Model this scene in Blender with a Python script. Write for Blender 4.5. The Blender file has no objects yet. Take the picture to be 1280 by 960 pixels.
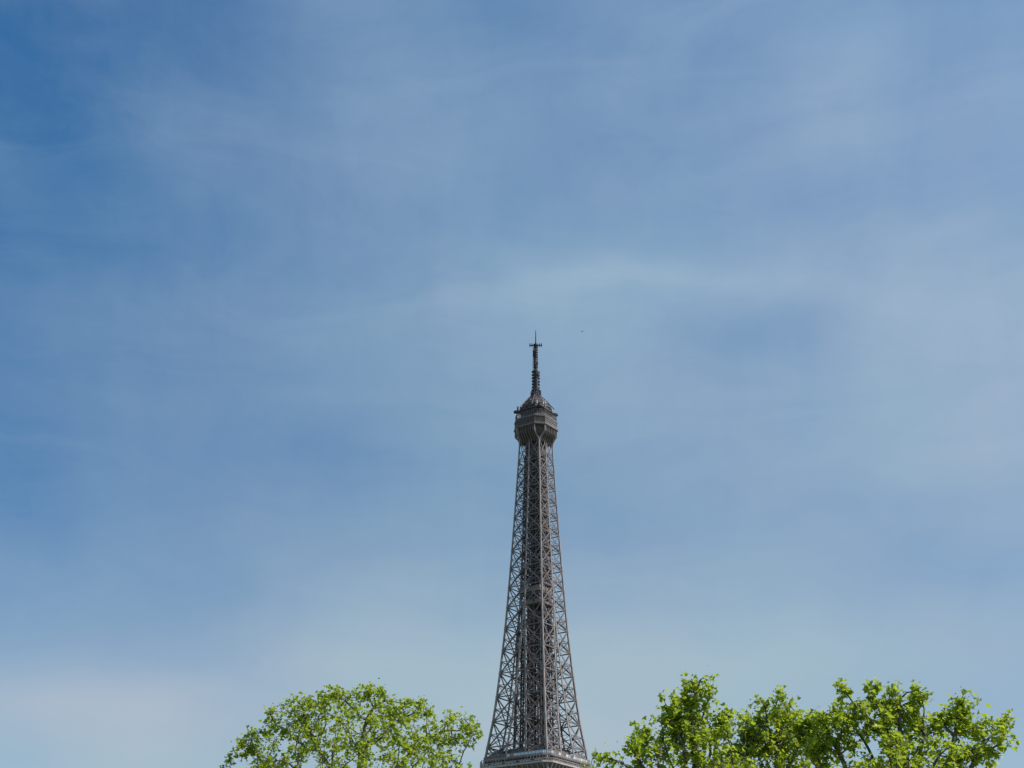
import bpy, math, random
import numpy as np
from mathutils import Vector, Matrix, kdtree, noise

R = math.radians
PI = math.pi
scene = bpy.context.scene
C = scene.collection
random.seed(7)
RNG = np.random.default_rng(11)

# ------------------------------------------------------------------ camera
F_PX = 1740.0                     # focal length in pixels of the 1280 px wide picture
PITCH = R(25.1)
ROLL = R(0.30)
EYE = Vector((0, 0, 1.6))
cam_d = bpy.data.cameras.new('camera')
cam = bpy.data.objects.new('camera', cam_d)
C.objects.link(cam)
cam_d.sensor_width = 36.0
cam_d.lens = 36.0 * F_PX / 1280.0
cam_d.clip_start = 0.1
cam_d.clip_end = 20000
cam.location = EYE
CAM_ROT = (Matrix.Rotation(R(90) + PITCH, 3, 'X') @ Matrix.Rotation(ROLL, 3, 'Z'))
cam.rotation_euler = CAM_ROT.to_euler()
scene.camera = cam


def at(px, py, dist):
    """world point seen at a pixel of the photograph, at a horizontal distance (along +Y)"""
    d = CAM_ROT @ Vector(((px - 640) / F_PX, (480 - py) / F_PX, -1.0))
    return EYE + d * (dist / d.y)


# ------------------------------------------------------------------ sun and sky
SUN_EL, SUN_AZ = R(50), R(99)     # azimuth clockwise from +Y (the view direction)
sd = bpy.data.lights.new('sun', 'SUN')
sd.energy = 5.0
sd.angle = R(0.53)
sd.color = (1.0, 0.94, 0.85)
sun = bpy.data.objects.new('sun', sd)
C.objects.link(sun)
SUN_DIR = Vector((math.cos(SUN_EL) * math.sin(SUN_AZ), math.cos(SUN_EL) * math.cos(SUN_AZ), math.sin(SUN_EL)))
sun.rotation_euler = SUN_DIR.to_track_quat('Z', 'Y').to_euler()
sun.location = (0, 0, 400)

world = bpy.data.worlds.new('World')
scene.world = world
world.use_nodes = True
wn, wl = world.node_tree.nodes, world.node_tree.links
wn.clear()


def wnode(t, **kw):
    n = wn.new(t)
    for k, v in kw.items():
        setattr(n, k, v)
    return n


def wmath(op, a, b=None, c=None, clamp=False):
    n = wnode('ShaderNodeMath', operation=op, use_clamp=clamp)
    for i, v in enumerate((a, b, c)):
        if v is None:
            continue
        if isinstance(v, (int, float)):
            n.inputs[i].default_value = v
        else:
            wl.new(v, n.inputs[i])
    return n.outputs[0]


sky = wnode('ShaderNodeTexSky', sky_type='NISHITA')
sky.sun_disc = False
sky.sun_elevation = SUN_EL
sky.sun_rotation = SUN_AZ
sky.air_density = 1.15
sky.dust_density = 0.6
sky.ozone_density = 2.2
tc = wnode('ShaderNodeTexCoord')
dirv = tc.outputs['Generated']
# soft wandering of the cloud edges
wob = wnode('ShaderNodeTexNoise')
wob.inputs['Scale'].default_value = 9.0
wob.inputs['Detail'].default_value = 4.0
wl.new(dirv, wob.inputs['Vector'])
sub = wnode('ShaderNodeVectorMath', operation='SUBTRACT')
wl.new(wob.outputs['Color'], sub.inputs[0])
sub.inputs[1].default_value = (0.5, 0.5, 0.5)
mad = wnode('ShaderNodeVectorMath', operation='MULTIPLY_ADD')
wl.new(sub.outputs[0], mad.inputs[0])
mad.inputs[1].default_value = (0.035, 0.035, 0.035)
wl.new(dirv, mad.inputs[2])
wdir = mad.outputs[0]


clear = wnode('ShaderNodeHueSaturation')
clear.inputs['Saturation'].default_value = 1.42
CLEAR_SAT = clear.inputs['Saturation']
clear.inputs['Value'].default_value = 1.0
wl.new(sky.outputs[0], clear.inputs['Color'])
# density of the thin cloud: a table over azimuth (columns) and elevation (rows) of the sky
AZ0, AZ1, EL0, EL_STEP = -30, 30, 6.0, 2.6
CLOUD = [
    [0.393, 0.384, 0.347, 0.289, 0.269, 0.328, 0.401, 0.419, 0.403, 0.395, 0.402, 0.415, 0.424, 0.421, 0.41, 0.399, 0.391, 0.373, 0.335, 0.291, 0.275, 0.305, 0.351, 0.38, 0.39],
    [0.407, 0.398, 0.317, 0.175, 0.155, 0.345, 0.506, 0.469, 0.386, 0.39, 0.454, 0.533, 0.585, 0.57, 0.509, 0.455, 0.418, 0.357, 0.238, 0.099, 0.051, 0.136, 0.269, 0.354, 0.385],
    [0.421, 0.44, 0.414, 0.352, 0.391, 0.544, 0.582, 0.463, 0.42, 0.514, 0.621, 0.704, 0.762, 0.753, 0.691, 0.638, 0.599, 0.525, 0.409, 0.293, 0.236, 0.262, 0.326, 0.371, 0.389],
    [0.393, 0.377, 0.314, 0.206, 0.125, 0.124, 0.165, 0.255, 0.444, 0.652, 0.738, 0.726, 0.721, 0.735, 0.739, 0.738, 0.722, 0.662, 0.578, 0.505, 0.442, 0.401, 0.391, 0.395, 0.396],
    [0.341, 0.268, 0.173, 0.113, 0.123, 0.162, 0.173, 0.191, 0.297, 0.456, 0.536, 0.513, 0.478, 0.472, 0.472, 0.477, 0.48, 0.446, 0.381, 0.333, 0.324, 0.349, 0.383, 0.402, 0.401],
    [0.286, 0.158, 0.025, 0.0, 0.016, 0.117, 0.201, 0.242, 0.276, 0.333, 0.382, 0.391, 0.374, 0.352, 0.347, 0.375, 0.416, 0.424, 0.408, 0.429, 0.48, 0.498, 0.469, 0.431, 0.407],
    [0.319, 0.22, 0.106, 0.048, 0.086, 0.165, 0.206, 0.203, 0.208, 0.246, 0.305, 0.365, 0.398, 0.407, 0.425, 0.459, 0.497, 0.536, 0.582, 0.633, 0.653, 0.616, 0.547, 0.483, 0.437],
    [0.329, 0.265, 0.189, 0.15, 0.178, 0.229, 0.245, 0.264, 0.326, 0.39, 0.421, 0.45, 0.491, 0.537, 0.573, 0.569, 0.535, 0.53, 0.584, 0.65, 0.673, 0.67, 0.66, 0.613, 0.525],
    [0.219, 0.137, 0.125, 0.173, 0.234, 0.277, 0.299, 0.33, 0.384, 0.436, 0.475, 0.525, 0.582, 0.61, 0.584, 0.515, 0.462, 0.483, 0.571, 0.658, 0.692, 0.688, 0.663, 0.603, 0.514],
    [0.202, 0.115, 0.099, 0.129, 0.161, 0.198, 0.248, 0.298, 0.346, 0.394, 0.446, 0.509, 0.572, 0.606, 0.612, 0.602, 0.59, 0.599, 0.621, 0.631, 0.624, 0.594, 0.544, 0.488, 0.442],
    [0.249, 0.204, 0.179, 0.152, 0.149, 0.208, 0.273, 0.299, 0.33, 0.386, 0.424, 0.433, 0.441, 0.464, 0.501, 0.526, 0.506, 0.471, 0.464, 0.474, 0.494, 0.521, 0.533, 0.514, 0.475],
    [0.1, 0.067, 0.107, 0.141, 0.179, 0.266, 0.342, 0.359, 0.381, 0.442, 0.49, 0.483, 0.442, 0.419, 0.432, 0.452, 0.469, 0.522, 0.584, 0.566, 0.516, 0.532, 0.571, 0.561, 0.508],
    [0.137, 0.077, 0.087, 0.12, 0.143, 0.164, 0.207, 0.284, 0.378, 0.46, 0.502, 0.484, 0.433, 0.426, 0.46, 0.45, 0.413, 0.459, 0.562, 0.57, 0.498, 0.478, 0.489, 0.469, 0.436],
    [0.321, 0.286, 0.266, 0.256, 0.23, 0.192, 0.204, 0.297, 0.403, 0.452, 0.438, 0.386, 0.345, 0.366, 0.427, 0.456, 0.445, 0.453, 0.487, 0.476, 0.418, 0.384, 0.385, 0.39, 0.391],
    [0.386, 0.38, 0.376, 0.37, 0.357, 0.341, 0.345, 0.377, 0.411, 0.419, 0.399, 0.372, 0.359, 0.371, 0.396, 0.416, 0.421, 0.421, 0.42, 0.413, 0.398, 0.388, 0.387, 0.389, 0.391],
]
CLOUD_A = (3.882, 5.025, 5.741)
CLOUD_B = (4.101, 4.950, 5.741)
sepd = wnode('ShaderNodeSeparateXYZ')
wl.new(wdir, sepd.inputs[0])
az_ = wmath('ARCTAN2', sepd.outputs[0], sepd.outputs[1])
el_ = wmath('ARCSINE', wmath('MAXIMUM', wmath('MINIMUM', sepd.outputs[2], 0.999), -0.999))
acc = None
azn = wmath('ADD', wmath('MULTIPLY', az_, 1.0 / R(AZ1 - AZ0)), -AZ0 / (AZ1 - AZ0), clamp=True)
for r_i, row in enumerate(CLOUD):
    fc = wnode('ShaderNodeFloatCurve')
    cv = fc.mapping.curves[0]
    for k, val in enumerate(row):
        x = k / (len(row) - 1)
        if k == 0:
            cv.points[0].location = (0, val)
        elif k == len(row) - 1:
            cv.points[len(cv.points) - 1].location = (1, val)
        else:
            cv.points.new(x, val)
    for p_ in cv.points:
        p_.handle_type = 'AUTO'
    fc.mapping.update()
    wl.new(azn, fc.inputs['Value'])
    e0 = R(EL0 + EL_STEP * r_i)
    # smooth tent round this row; the first and last rows carry on outwards
    d = wmath('MULTIPLY', wmath('SUBTRACT', el_, e0), 1.0 / R(EL_STEP))
    if r_i == 0:
        d = wmath('MAXIMUM', d, 0.0)
    elif r_i == len(CLOUD) - 1:
        d = wmath('MINIMUM', d, 0.0)
    t = wmath('SUBTRACT', 1.0, wmath('ABSOLUTE', d), clamp=True)
    sm = wnode('ShaderNodeMapRange', interpolation_type='SMOOTHSTEP')
    wl.new(t, sm.inputs['Value'])
    o = wmath('MULTIPLY', fc.outputs[0], sm.outputs[0])
    acc = o if acc is None else wmath('ADD', acc, o)
# a bank of faintly pink cloud low on the left
pa = wmath('DIVIDE', wmath('ADD', az_, R(16.5)), R(7.5))
pe = wmath('DIVIDE', wmath('SUBTRACT', el_, R(11.8)), R(2.6))
pk = wmath('EXPONENT', wmath('MULTIPLY', wmath('ADD', wmath('MULTIPLY', pa, pa), wmath('MULTIPLY', pe, pe)), -1.0))
PINK = pk
# one long pale arc of cirrus above and right of the tower
azc = wmath('SUBTRACT', az_, R(6.0))
arc = wmath('ADD', wmath('SUBTRACT', el_, R(29.6)), wmath('MULTIPLY', wmath('MULTIPLY', azc, azc), 0.014 / R(1)))
arc = wmath('DIVIDE', arc, R(0.75))
win = wmath('DIVIDE', azc, R(11))
arc = wmath('EXPONENT', wmath('MULTIPLY', wmath('ADD', wmath('MULTIPLY', arc, arc), wmath('MULTIPLY', win, win)), -1.0))
acc = wmath('ADD', acc, wmath('MULTIPLY', arc, 0.13))
# wisps
mp = wnode('ShaderNodeMapping')
mp.inputs['Rotation'].default_value = (0.0, R(-14), R(8))
mp.inputs['Scale'].default_value = (4.0, 4.0, 15.0)
wl.new(wdir, mp.inputs['Vector'])
n1 = wnode('ShaderNodeTexNoise')
n1.inputs['Scale'].default_value = 1.6
n1.inputs['Detail'].default_value = 8.0
n1.inputs['Roughness'].default_value = 0.6
n1.inputs['Distortion'].default_value = 1.3
wl.new(mp.outputs[0], n1.inputs['Vector'])
w1 = wmath('MULTIPLY', wmath('SUBTRACT', n1.outputs['Fac'], 0.5), 0.20)
n2 = wnode('ShaderNodeTexNoise')
n2.inputs['Scale'].default_value = 14.0
n2.inputs['Detail'].default_value = 8.0
n2.inputs['Roughness'].default_value = 0.62
wl.new(wdir, n2.inputs['Vector'])
w2 = wmath('MULTIPLY', wmath('SUBTRACT', n2.outputs['Fac'], 0.5), 0.16)
mp4 = wnode('ShaderNodeMapping')
mp4.inputs['Rotation'].default_value = (R(-30), R(38), R(20))
mp4.inputs['Scale'].default_value = (13.0, 4.0, 4.5)
wl.new(wdir, mp4.inputs['Vector'])
n4 = wnode('ShaderNodeTexNoise')
n4.inputs['Scale'].default_value = 1.5
n4.inputs['Detail'].default_value = 8.0
n4.inputs['Roughness'].default_value = 0.6
n4.inputs['Distortion'].default_value = 1.6
wl.new(mp4.outputs[0], n4.inputs['Vector'])
w4 = wmath('MULTIPLY', wmath('SUBTRACT', n4.outputs['Fac'], 0.5), 0.08)
fac = wmath('ADD', wmath('ADD', wmath('ADD', acc, w1), w2), w4)
fac = wmath('ADD', fac, wmath('MULTIPLY', PINK, 0.12))
fac = wmath('MINIMUM', wmath('MAXIMUM', fac, 0.0), 0.9)
# slight warm / cool tint of the veil
n3 = wnode('ShaderNodeTexNoise')
n3.inputs['Scale'].default_value = 6.0
n3.inputs['Detail'].default_value = 2.0
mp3 = wnode('ShaderNodeMapping')
mp3.inputs['Location'].default_value = (3.1, 1.7, 0.4)
wl.new(dirv, mp3.inputs['Vector'])
wl.new(mp3.outputs[0], n3.inputs['Vector'])
tint = wnode('ShaderNodeMix', data_type='RGBA')
tint.inputs[6].default_value = (*CLOUD_A, 1)
tint.inputs[7].default_value = (*CLOUD_B, 1)
tr = wnode('ShaderNodeMapRange')
tr.inputs['From Min'].default_value = 0.38
tr.inputs['From Max'].default_value = 0.62
wl.new(n3.outputs['Fac'], tr.inputs['Value'])
wl.new(tr.outputs[0], tint.inputs[0])
# thin cloud high up takes a little more blue than the hazier cloud low down
high = wnode('ShaderNodeMapRange')
high.inputs['From Min'].default_value = R(10)
high.inputs['From Max'].default_value = R(40)
wl.new(el_, high.inputs['Value'])
csat = wnode('ShaderNodeMapRange')
csat.inputs['From Min'].default_value = R(11)
csat.inputs['From Max'].default_value = R(30)
csat.inputs['To Min'].default_value = 1.08
csat.inputs['To Max'].default_value = 1.46
wl.new(el_, csat.inputs['Value'])
wl.new(csat.outputs[0], CLEAR_SAT)
hcol = wnode('ShaderNodeMix', data_type='RGBA')
wl.new(high.outputs[0], hcol.inputs[0])
hcol.inputs[6].default_value = (1.0, 1.0, 0.94, 1)
hcol.inputs[7].default_value = (0.92, 0.99, 1.09, 1)
hmul = wnode('ShaderNodeMix', data_type='RGBA', blend_type='MULTIPLY')
hmul.inputs[0].default_value = 1.0
wl.new(tint.outputs[2], hmul.inputs[6])
wl.new(hcol.outputs[2], hmul.inputs[7])
mix = wnode('ShaderNodeMix', data_type='RGBA')
wl.new(fac, mix.inputs[0])
wl.new(clear.outputs[0], mix.inputs[6])
pmix = wnode('ShaderNodeMix', data_type='RGBA')
wl.new(pk, pmix.inputs[0])
wl.new(hmul.outputs[2], pmix.inputs[6])
pmix.inputs[7].default_value = (4.5, 5.0, 5.6, 1)
wl.new(pmix.outputs[2], mix.inputs[7])
bg = wnode('ShaderNodeBackground')
bg.inputs['Strength'].default_value = 0.108
wl.new(mix.outputs[2], bg.inputs['Color'])
wo = wnode('ShaderNodeOutputWorld')
wl.new(bg.outputs[0], wo.inputs['Surface'])

scene.view_settings.view_transform = 'Standard'
scene.view_settings.look = 'None'
scene.view_settings.exposure = 0.0
scene.view_settings.gamma = 1.0
scene.view_settings.use_curve_mapping = False
scene.cycles.transparent_max_bounces = 16


# ------------------------------------------------------------------ materials
def material(name, base, rough=0.6, var=0.0, scale=1.0, metal=0.0, bump=0.0, dark=None, trans=0.0, spec=0.5, detail=6.0):
    m = bpy.data.materials.new(name)
    m.use_nodes = True
    n, l = m.node_tree.nodes, m.node_tree.links
    b = n['Principled BSDF']
    b.inputs['Roughness'].default_value = rough
    b.inputs['Metallic'].default_value = metal
    b.inputs['Specular IOR Level'].default_value = spec
    tco = n.new('ShaderNodeTexCoord')
    nz = n.new('ShaderNodeTexNoise')
    nz.inputs['Scale'].default_value = scale
    nz.inputs['Detail'].default_value = detail
    l.new(tco.outputs['Object'], nz.inputs['Vector'])
    cr = n.new('ShaderNodeValToRGB')
    d = dark if dark else tuple(c * (1 - var) for c in base)
    hi = tuple(min(1, c * (1 + var)) for c in base)
    cr.color_ramp.elements[0].position = 0.32
    cr.color_ramp.elements[1].position = 0.68
    cr.color_ramp.elements[0].color = (*d, 1)
    cr.color_ramp.elements[1].color = (*hi, 1)
    l.new(nz.outputs['Fac'], cr.inputs['Fac'])
    l.new(cr.outputs['Color'], b.inputs['Base Color'])
    if bump:
        bp = n.new('ShaderNodeBump')
        bp.inputs['Strength'].default_value = bump
        l.new(nz.outputs['Fac'], bp.inputs['Height'])
        l.new(bp.outputs['Normal'], b.inputs['Normal'])
    return m


def leaf_material(name, col_a, col_b, trans_col, tw=0.45):
    m = bpy.data.materials.new(name)
    m.use_nodes = True
    n, l = m.node_tree.nodes, m.node_tree.links
    n.clear()
    out = n.new('ShaderNodeOutputMaterial')
    at_ = n.new('ShaderNodeAttribute')
    at_.attribute_name = 'leaf_tone'
    ramp = n.new('ShaderNodeMix')
    ramp.data_type = 'RGBA'
    ramp.inputs[6].default_value = (*col_a, 1)
    ramp.inputs[7].default_value = (*col_b, 1)
    l.new(at_.outputs['Fac'], ramp.inputs[0])
    b = n.new('ShaderNodeBsdfPrincipled')
    b.inputs['Roughness'].default_value = 0.42
    b.inputs['Specular IOR Level'].default_value = 0.35
    l.new(ramp.outputs[2], b.inputs['Base Color'])
    t = n.new('ShaderNodeBsdfTranslucent')
    tm = n.new('ShaderNodeMix')
    tm.data_type = 'RGBA'
    tm.blend_type = 'MULTIPLY'
    tm.inputs[0].default_value = 0.0
    tm.inputs[6].default_value = (*trans_col, 1)
    l.new(tm.outputs[2], t.inputs['Color'])
    mx = n.new('ShaderNodeMixShader')
    mx.inputs[0].default_value = tw
    l.new(b.outputs[0], mx.inputs[1])
    l.new(t.outputs[0], mx.inputs[2])
    l.new(mx.outputs[0], out.inputs['Surface'])
    return m


M_IRON = material('brown_painted_iron', (0.27, 0.242, 0.243), 0.5, 0.25, 0.35, spec=0.35)
M_BRACE = material('shade_darkened_brace_iron', (0.165, 0.146, 0.15), 0.6, 0.25, 0.4, spec=0.25)  # same iron as the rafters, darkened in its colour to imitate shade
M_IRON_FINE = material('brown_painted_fine_iron', (0.155, 0.135, 0.14), 0.6, 0.25, 0.5, spec=0.25)
M_IRON_DARK = material('dark_and_shaded_iron', (0.085, 0.076, 0.084), 0.7, 0.25, 0.6, spec=0.3)  # dark iron; in the tower core its low tone imitates interior shade
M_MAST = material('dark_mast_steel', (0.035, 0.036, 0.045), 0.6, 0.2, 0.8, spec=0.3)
M_PANEL = material('pale_grey_panel', (0.42, 0.39, 0.395), 0.5, 0.15, 0.5)
M_FLOOR = material('platform_floor_steel', (0.22, 0.20, 0.19), 0.7, 0.2, 0.5)
M_GLASS = material('blue_tinted_glazing', (0.42, 0.58, 0.70), 0.15, 0.15, 0.6, spec=0.9)
M_GLASS2 = material('pale_frosted_glazing', (0.58, 0.62, 0.66), 0.3, 0.15, 0.6, spec=0.6)
M_WINDOW = material('dark_window_glass', (0.035, 0.045, 0.06), 0.1, 0.2, 0.5, spec=0.8)
M_WHITE = material('white_painted_steel', (0.74, 0.74, 0.72), 0.45, 0.06, 1.0)
M_RED = material('rust_red_paint', (0.26, 0.08, 0.05), 0.6, 0.2, 1.0)
M_BARK = material('plane_tree_bark', (0.13, 0.11, 0.085), 0.85, 0.35, 2.5, bump=0.3)
M_BARK_D = material('twig_bark', (0.075, 0.06, 0.045), 0.85, 0.3, 3.0)
M_GRASS = material('park_ground', (0.09, 0.115, 0.04), 0.95, 0.35, 0.05, dark=(0.10, 0.095, 0.06))
M_STONE = material('masonry_pier_stone', (0.38, 0.34, 0.28), 0.85, 0.15, 0.4, bump=0.2)
M_BIRD = material('dark_bird_plumage', (0.04, 0.04, 0.045), 0.7, 0.2, 10.0)
M_LEAF = [
    leaf_material('plane_leaf_fine', (0.055, 0.11, 0.012), (0.37, 0.44, 0.04), (0.52, 0.66, 0.05)),
    leaf_material('plane_leaf_bright', (0.06, 0.12, 0.012), (0.38, 0.46, 0.04), (0.54, 0.68, 0.05)),
]


# ------------------------------------------------------------------ mesh helpers
class MB:
    """collects beams, boxes, tubes; build() links them as ONE mesh object"""

    def __init__(self):
        self.v, self.f = [], []

    def quadbox(self, c8):
        b = len(self.v)
        self.v += [tuple(p) for p in c8]
        self.f += [(b, b + 3, b + 2, b + 1), (b + 4, b + 5, b + 6, b + 7), (b, b + 1, b + 5, b + 4),
                   (b + 1, b + 2, b + 6, b + 5), (b + 2, b + 3, b + 7, b + 6), (b + 3, b, b + 4, b + 7)]

    def beam(self, p, q, w, d=None, w2=None, ref=None):
        p, q = Vector(p), Vector(q)
        d = w if d is None else d
        k = 1.0 if w2 is None else w2 / w
        ax = q - p
        if ax.length < 1e-6:
            return
        ax.normalize()
        ref = Vector(ref) if ref is not None else (Vector((0, 0, 1)) if abs(ax.z) < 0.9 else Vector((1, 0, 0)))
        s = ax.cross(ref).normalized()
        t = s.cross(ax).normalized()
        c = []
        for base, kk in ((p, 1.0), (q, k)):
            for a, b_ in ((-1, -1), (1, -1), (1, 1), (-1, 1)):
                c.append(base + s * (a * w / 2 * kk) + t * (b_ * d / 2 * kk))
        self.quadbox(c)

    def box(self, x0, x1, y0, y1, z0, z1):
        self.quadbox([(x0, y0, z0), (x1, y0, z0), (x1, y1, z0), (x0, y1, z0),
                      (x0, y0, z1), (x1, y0, z1), (x1, y1, z1), (x0, y1, z1)])

    def ring(self, loops):
        """loops: list of equal length vertex loops, skinned together and capped"""
        b = len(self.v)
        n = len(loops[0])
        for lp in loops:
            self.v += [tuple(p) for p in lp]
        for i in range(len(loops) - 1):
            for j in range(n):
                a, c = b + i * n + j, b + i * n + (j + 1) % n
                self.f.append((a, c, c + n, a + n))
        self.f.append(tuple(b + j for j in range(n))[::-1])
        self.f.append(tuple(b + (len(loops) - 1) * n + j for j in range(n)))

    def shell(self, loops):
        """closed tube wall: inner loops follow the outer ones back to the start"""
        b = len(self.v)
        n = len(loops[0])
        L = len(loops)
        for lp in loops:
            self.v += [tuple(p) for p in lp]
        for i in range(L):
            for j in range(n):
                a, c = b + i * n + j, b + i * n + (j + 1) % n
                i2 = (i + 1) % L
                a2, c2 = b + i2 * n + j, b + i2 * n + (j + 1) % n
                self.f.append((a, c, c2, a2))

    def lathe(self, cx, cy, prof, n=12):
        self.ring([[(cx + r * math.cos(2 * PI * k / n), cy + r * math.sin(2 * PI * k / n), z) for k in range(n)] for r, z in prof])

    def build(self, name, mat, parent=None, smooth=False):
        me = bpy.data.meshes.new(name)
        me.from_pydata(self.v, [], self.f)
        me.materials.append(mat)
        if smooth:
            me.polygons.foreach_set('use_smooth', [True] * len(me.polygons))
        me.update()
        o = bpy.data.objects.new(name, me)
        C.objects.link(o)
        if parent:
            o.parent = parent
        return o


def tag(o, label=None, cat=None, group=None, kind=None):
    for k, v in (('label', label), ('category', cat), ('group', group), ('kind', kind)):
        if v:
            o[k] = v
    return o


def empty(name, loc=(0, 0, 0), rz=0.0):
    o = bpy.data.objects.new(name, None)
    C.objects.link(o)
    o.location = loc
    o.rotation_euler = (0, 0, rz)
    o.empty_display_size = 0.5
    return o


def octo(s, c, z):
    """square of side s with corners cut by c"""
    h = s / 2
    k = h - c
    return [(k, -h, z), (h, -k, z), (h, k, z), (k, h, z), (-k, h, z), (-h, k, z), (-h, -k, z), (-k, -h, z)]


# ------------------------------------------------------------------ ground
g = MB()
g.v = [(-6000, -3000, 0), (6000, -3000, 0), (6000, 9000, 0), (-6000, 9000, 0)]
g.f = [(0, 1, 2, 3)]
tag(g.build('ground', M_GRASS), kind='structure')

# ------------------------------------------------------------------ the lattice tower
TD = 640.0
axis = at(670.4, 700, TD)
tower = empty('lattice_tower', (axis.x, TD, 0), R(-35.4))
tag(tower, 'tall brown iron lattice tower tapering to a gallery and antenna mast', 'tower')

PROF_H = [0, 20, 40, 57, 75, 95, 107, 115, 118.5, 129.5, 143.8, 158.7, 177.4, 208.3, 240.8, 266.3, 276]
PROF_S = [124, 104, 86, 72, 56, 41.0, 34.6, 33.0, 32.0, 28.7, 25.8, 23.3, 20.5, 17.1, 13.95, 11.75, 11.0]


def S(h):
    return float(np.interp(h, PROF_H, PROF_S))


def PW(h):
    """width of one corner pillar"""
    w = float(np.interp(h, [0, 57, 115, 129, 177], [25, 15.5, 11.2, 10.5, 9.6]))
    return min(w, S(h) / 2)


def pillar_pts(h, sx, sy):
    a = S(h) / 2
    b = a - PW(h)
    return [Vector((sx * x, sy * y, h)) for x, y in ((a, a), (b, a), (b, b), (a, b))]


MERGE = 177.4


def brace_panel(mb, a0, b0, a1, b1, w, nrm, fine=True):
    """flat-bar X between two rafters, from level 0 to level 1, with thin secondary struts"""
    a0, b0, a1, b1 = map(Vector, (a0, b0, a1, b1))
    d = w * 0.38
    mb.beam(a0, b1, w, d, ref=nrm)
    mb.beam(b0, a1, w, d * 0.8, ref=nrm)
    mb.beam(a0, b0, w * 0.9, d * 1.1, ref=nrm)
    la, lb = (a0 + a1) / 2, (b0 + b1) / 2
    mb.beam(la, lb, w * 0.5, d, ref=nrm)
    if fine:
        mb.beam(a0, lb, w * 0.42, d * 0.7, ref=nrm)
        mb.beam(b0, la, w * 0.42, d * 0.7, ref=nrm)


def gusset(mb, p, s):
    mb.box(p.x - s, p.x + s, p.y - s, p.y + s, p.z - s * 0.8, p.z + s * 0.8)


# bays above the second platform
levels = [119.0]
while levels[-1] < 264:
    h = levels[-1]
    levels.append(h + float(np.interp(h, [119, 160, 200, 240, 265], [11.5, 10.6, 9.2, 7.2, 6.0])))
levels[-1] = 269.0
low = [4, 18, 31, 43, 54]
low2 = [62, 75, 87, 98, 108]

for sx in (1, -1):
    for sy in (1, -1):
        br = MB()
        rafs = [MB(), MB(), MB(), MB()]
        for seq in (low + low2 + [114] + levels,):
            for i in range(len(seq) - 1):
                h0, h1 = seq[i], seq[i + 1]
                merged = h0 >= MERGE
                P0, P1 = pillar_pts(h0, sx, sy), pillar_pts(h1, sx, sy)
                w = float(np.interp(h0, [0, 110, 160, 270], [1.6, 1.05, 0.9, 0.66]))
                bw = float(np.interp(h0, [0, 110, 160, 270], [1.0, 0.62, 0.58, 0.42]))
                for k in range(4):
                    if merged and ((k == 1 and sx < 0) or (k == 3 and sy < 0)):
                        continue
                    if k == 2 and h0 > 200:
                        continue
                    if k == 0:
                        rafs[k].beam(P0[k], P1[k], w * 0.8, w * 0.8, ref=(1, 0, 0.01))
                        gusset(rafs[k], P0[k], w * 0.5)
                    else:
                        nv = (0, 1, 0) if k == 1 else (1, 0, 0)
                        rafs[k].beam(P0[k], P1[k], w * 0.85, w * 0.4, ref=nv)
                for k in range(4):
                    m = (k + 1) % 4
                    if h0 > 200 and 2 in (k, m):
                        continue
                    nv = (0, 1, 0) if k in (0, 2) else (1, 0, 0)
                    brace_panel(br, P0[k], P0[m], P1[k], P1[m], bw * (1.0 if k in (0, 3) else 0.7), nv, fine=(k in (0, 3) or h0 < 150))
        pil = br.build('pillar', M_BRACE, tower)
        for rb in rafs:
            if rb.v:
                rb.build('rafter', M_IRON, pil)

# ties between the pillars between the second platform and the merge
for h in levels:
    a, b = S(h) / 2, S(h) / 2 - PW(h)
    if h > MERGE or b < 0.4:
        break
    for s in (1, -1):
        for e in (a, b):
            for p, q in (((-b, s * e, h), (b, s * e, h)), ((s * e, -b, h), (s * e, b, h))):
                tie = MB()
                tie.beam(p, q, 0.5)
                tie.build('horizontal_tie', M_IRON_FINE, tower)

# lift shaft with guides, stairs and lattice in the middle, up to the top floor
shaft = MB()
def shaft_box(mb, r, z0, z1, post, step, thin, skip=0):
    for x in (-r, 0, r):
        for y in (-r, 0, r):
            if x == 0 and y == 0 and skip:
                continue
            mb.beam((x, y, z0), (x, y, z1), post, ref=(1, 0, 0))
    z = z0
    k = 0
    while z + step <= z1:
        for s in (-r, r):
            mb.beam((-r, s, z), (r, s, z), thin)
            mb.beam((s, -r, z), (s, r, z), thin)
            a, b = (z, z + step) if k % 2 else (z + step, z)
            mb.beam((-r, s, a), (0, s, b), thin)
            mb.beam((0, s, b), (r, s, a), thin)
            mb.beam((s, -r, a), (s, 0, b), thin)
            mb.beam((s, 0, b), (s, r, a), thin)
        z += step
        k += 1
shaft_box(shaft, 1.7, 188, 272, 0.5, 2.3, 0.22)
shaft_box(shaft, 1.7, 117, 190, 0.42, 4.8, 0.22, 1)
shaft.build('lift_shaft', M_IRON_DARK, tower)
for x, y in ((2.9, 0), (-2.9, 0), (0, 2.9), (0, -2.9)):
    guides = MB()
    guides.beam((x, y, 119), (x, y, 262), 0.6, ref=(1, 0, 0))
    z = 120
    while z < 259:
        guides.beam((x * 0.5, y * 0.5, z), (x, y, z + 1.2), 0.2)
        z += 3.1
    guides.build('lift_guide', M_IRON_DARK, tower)
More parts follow.
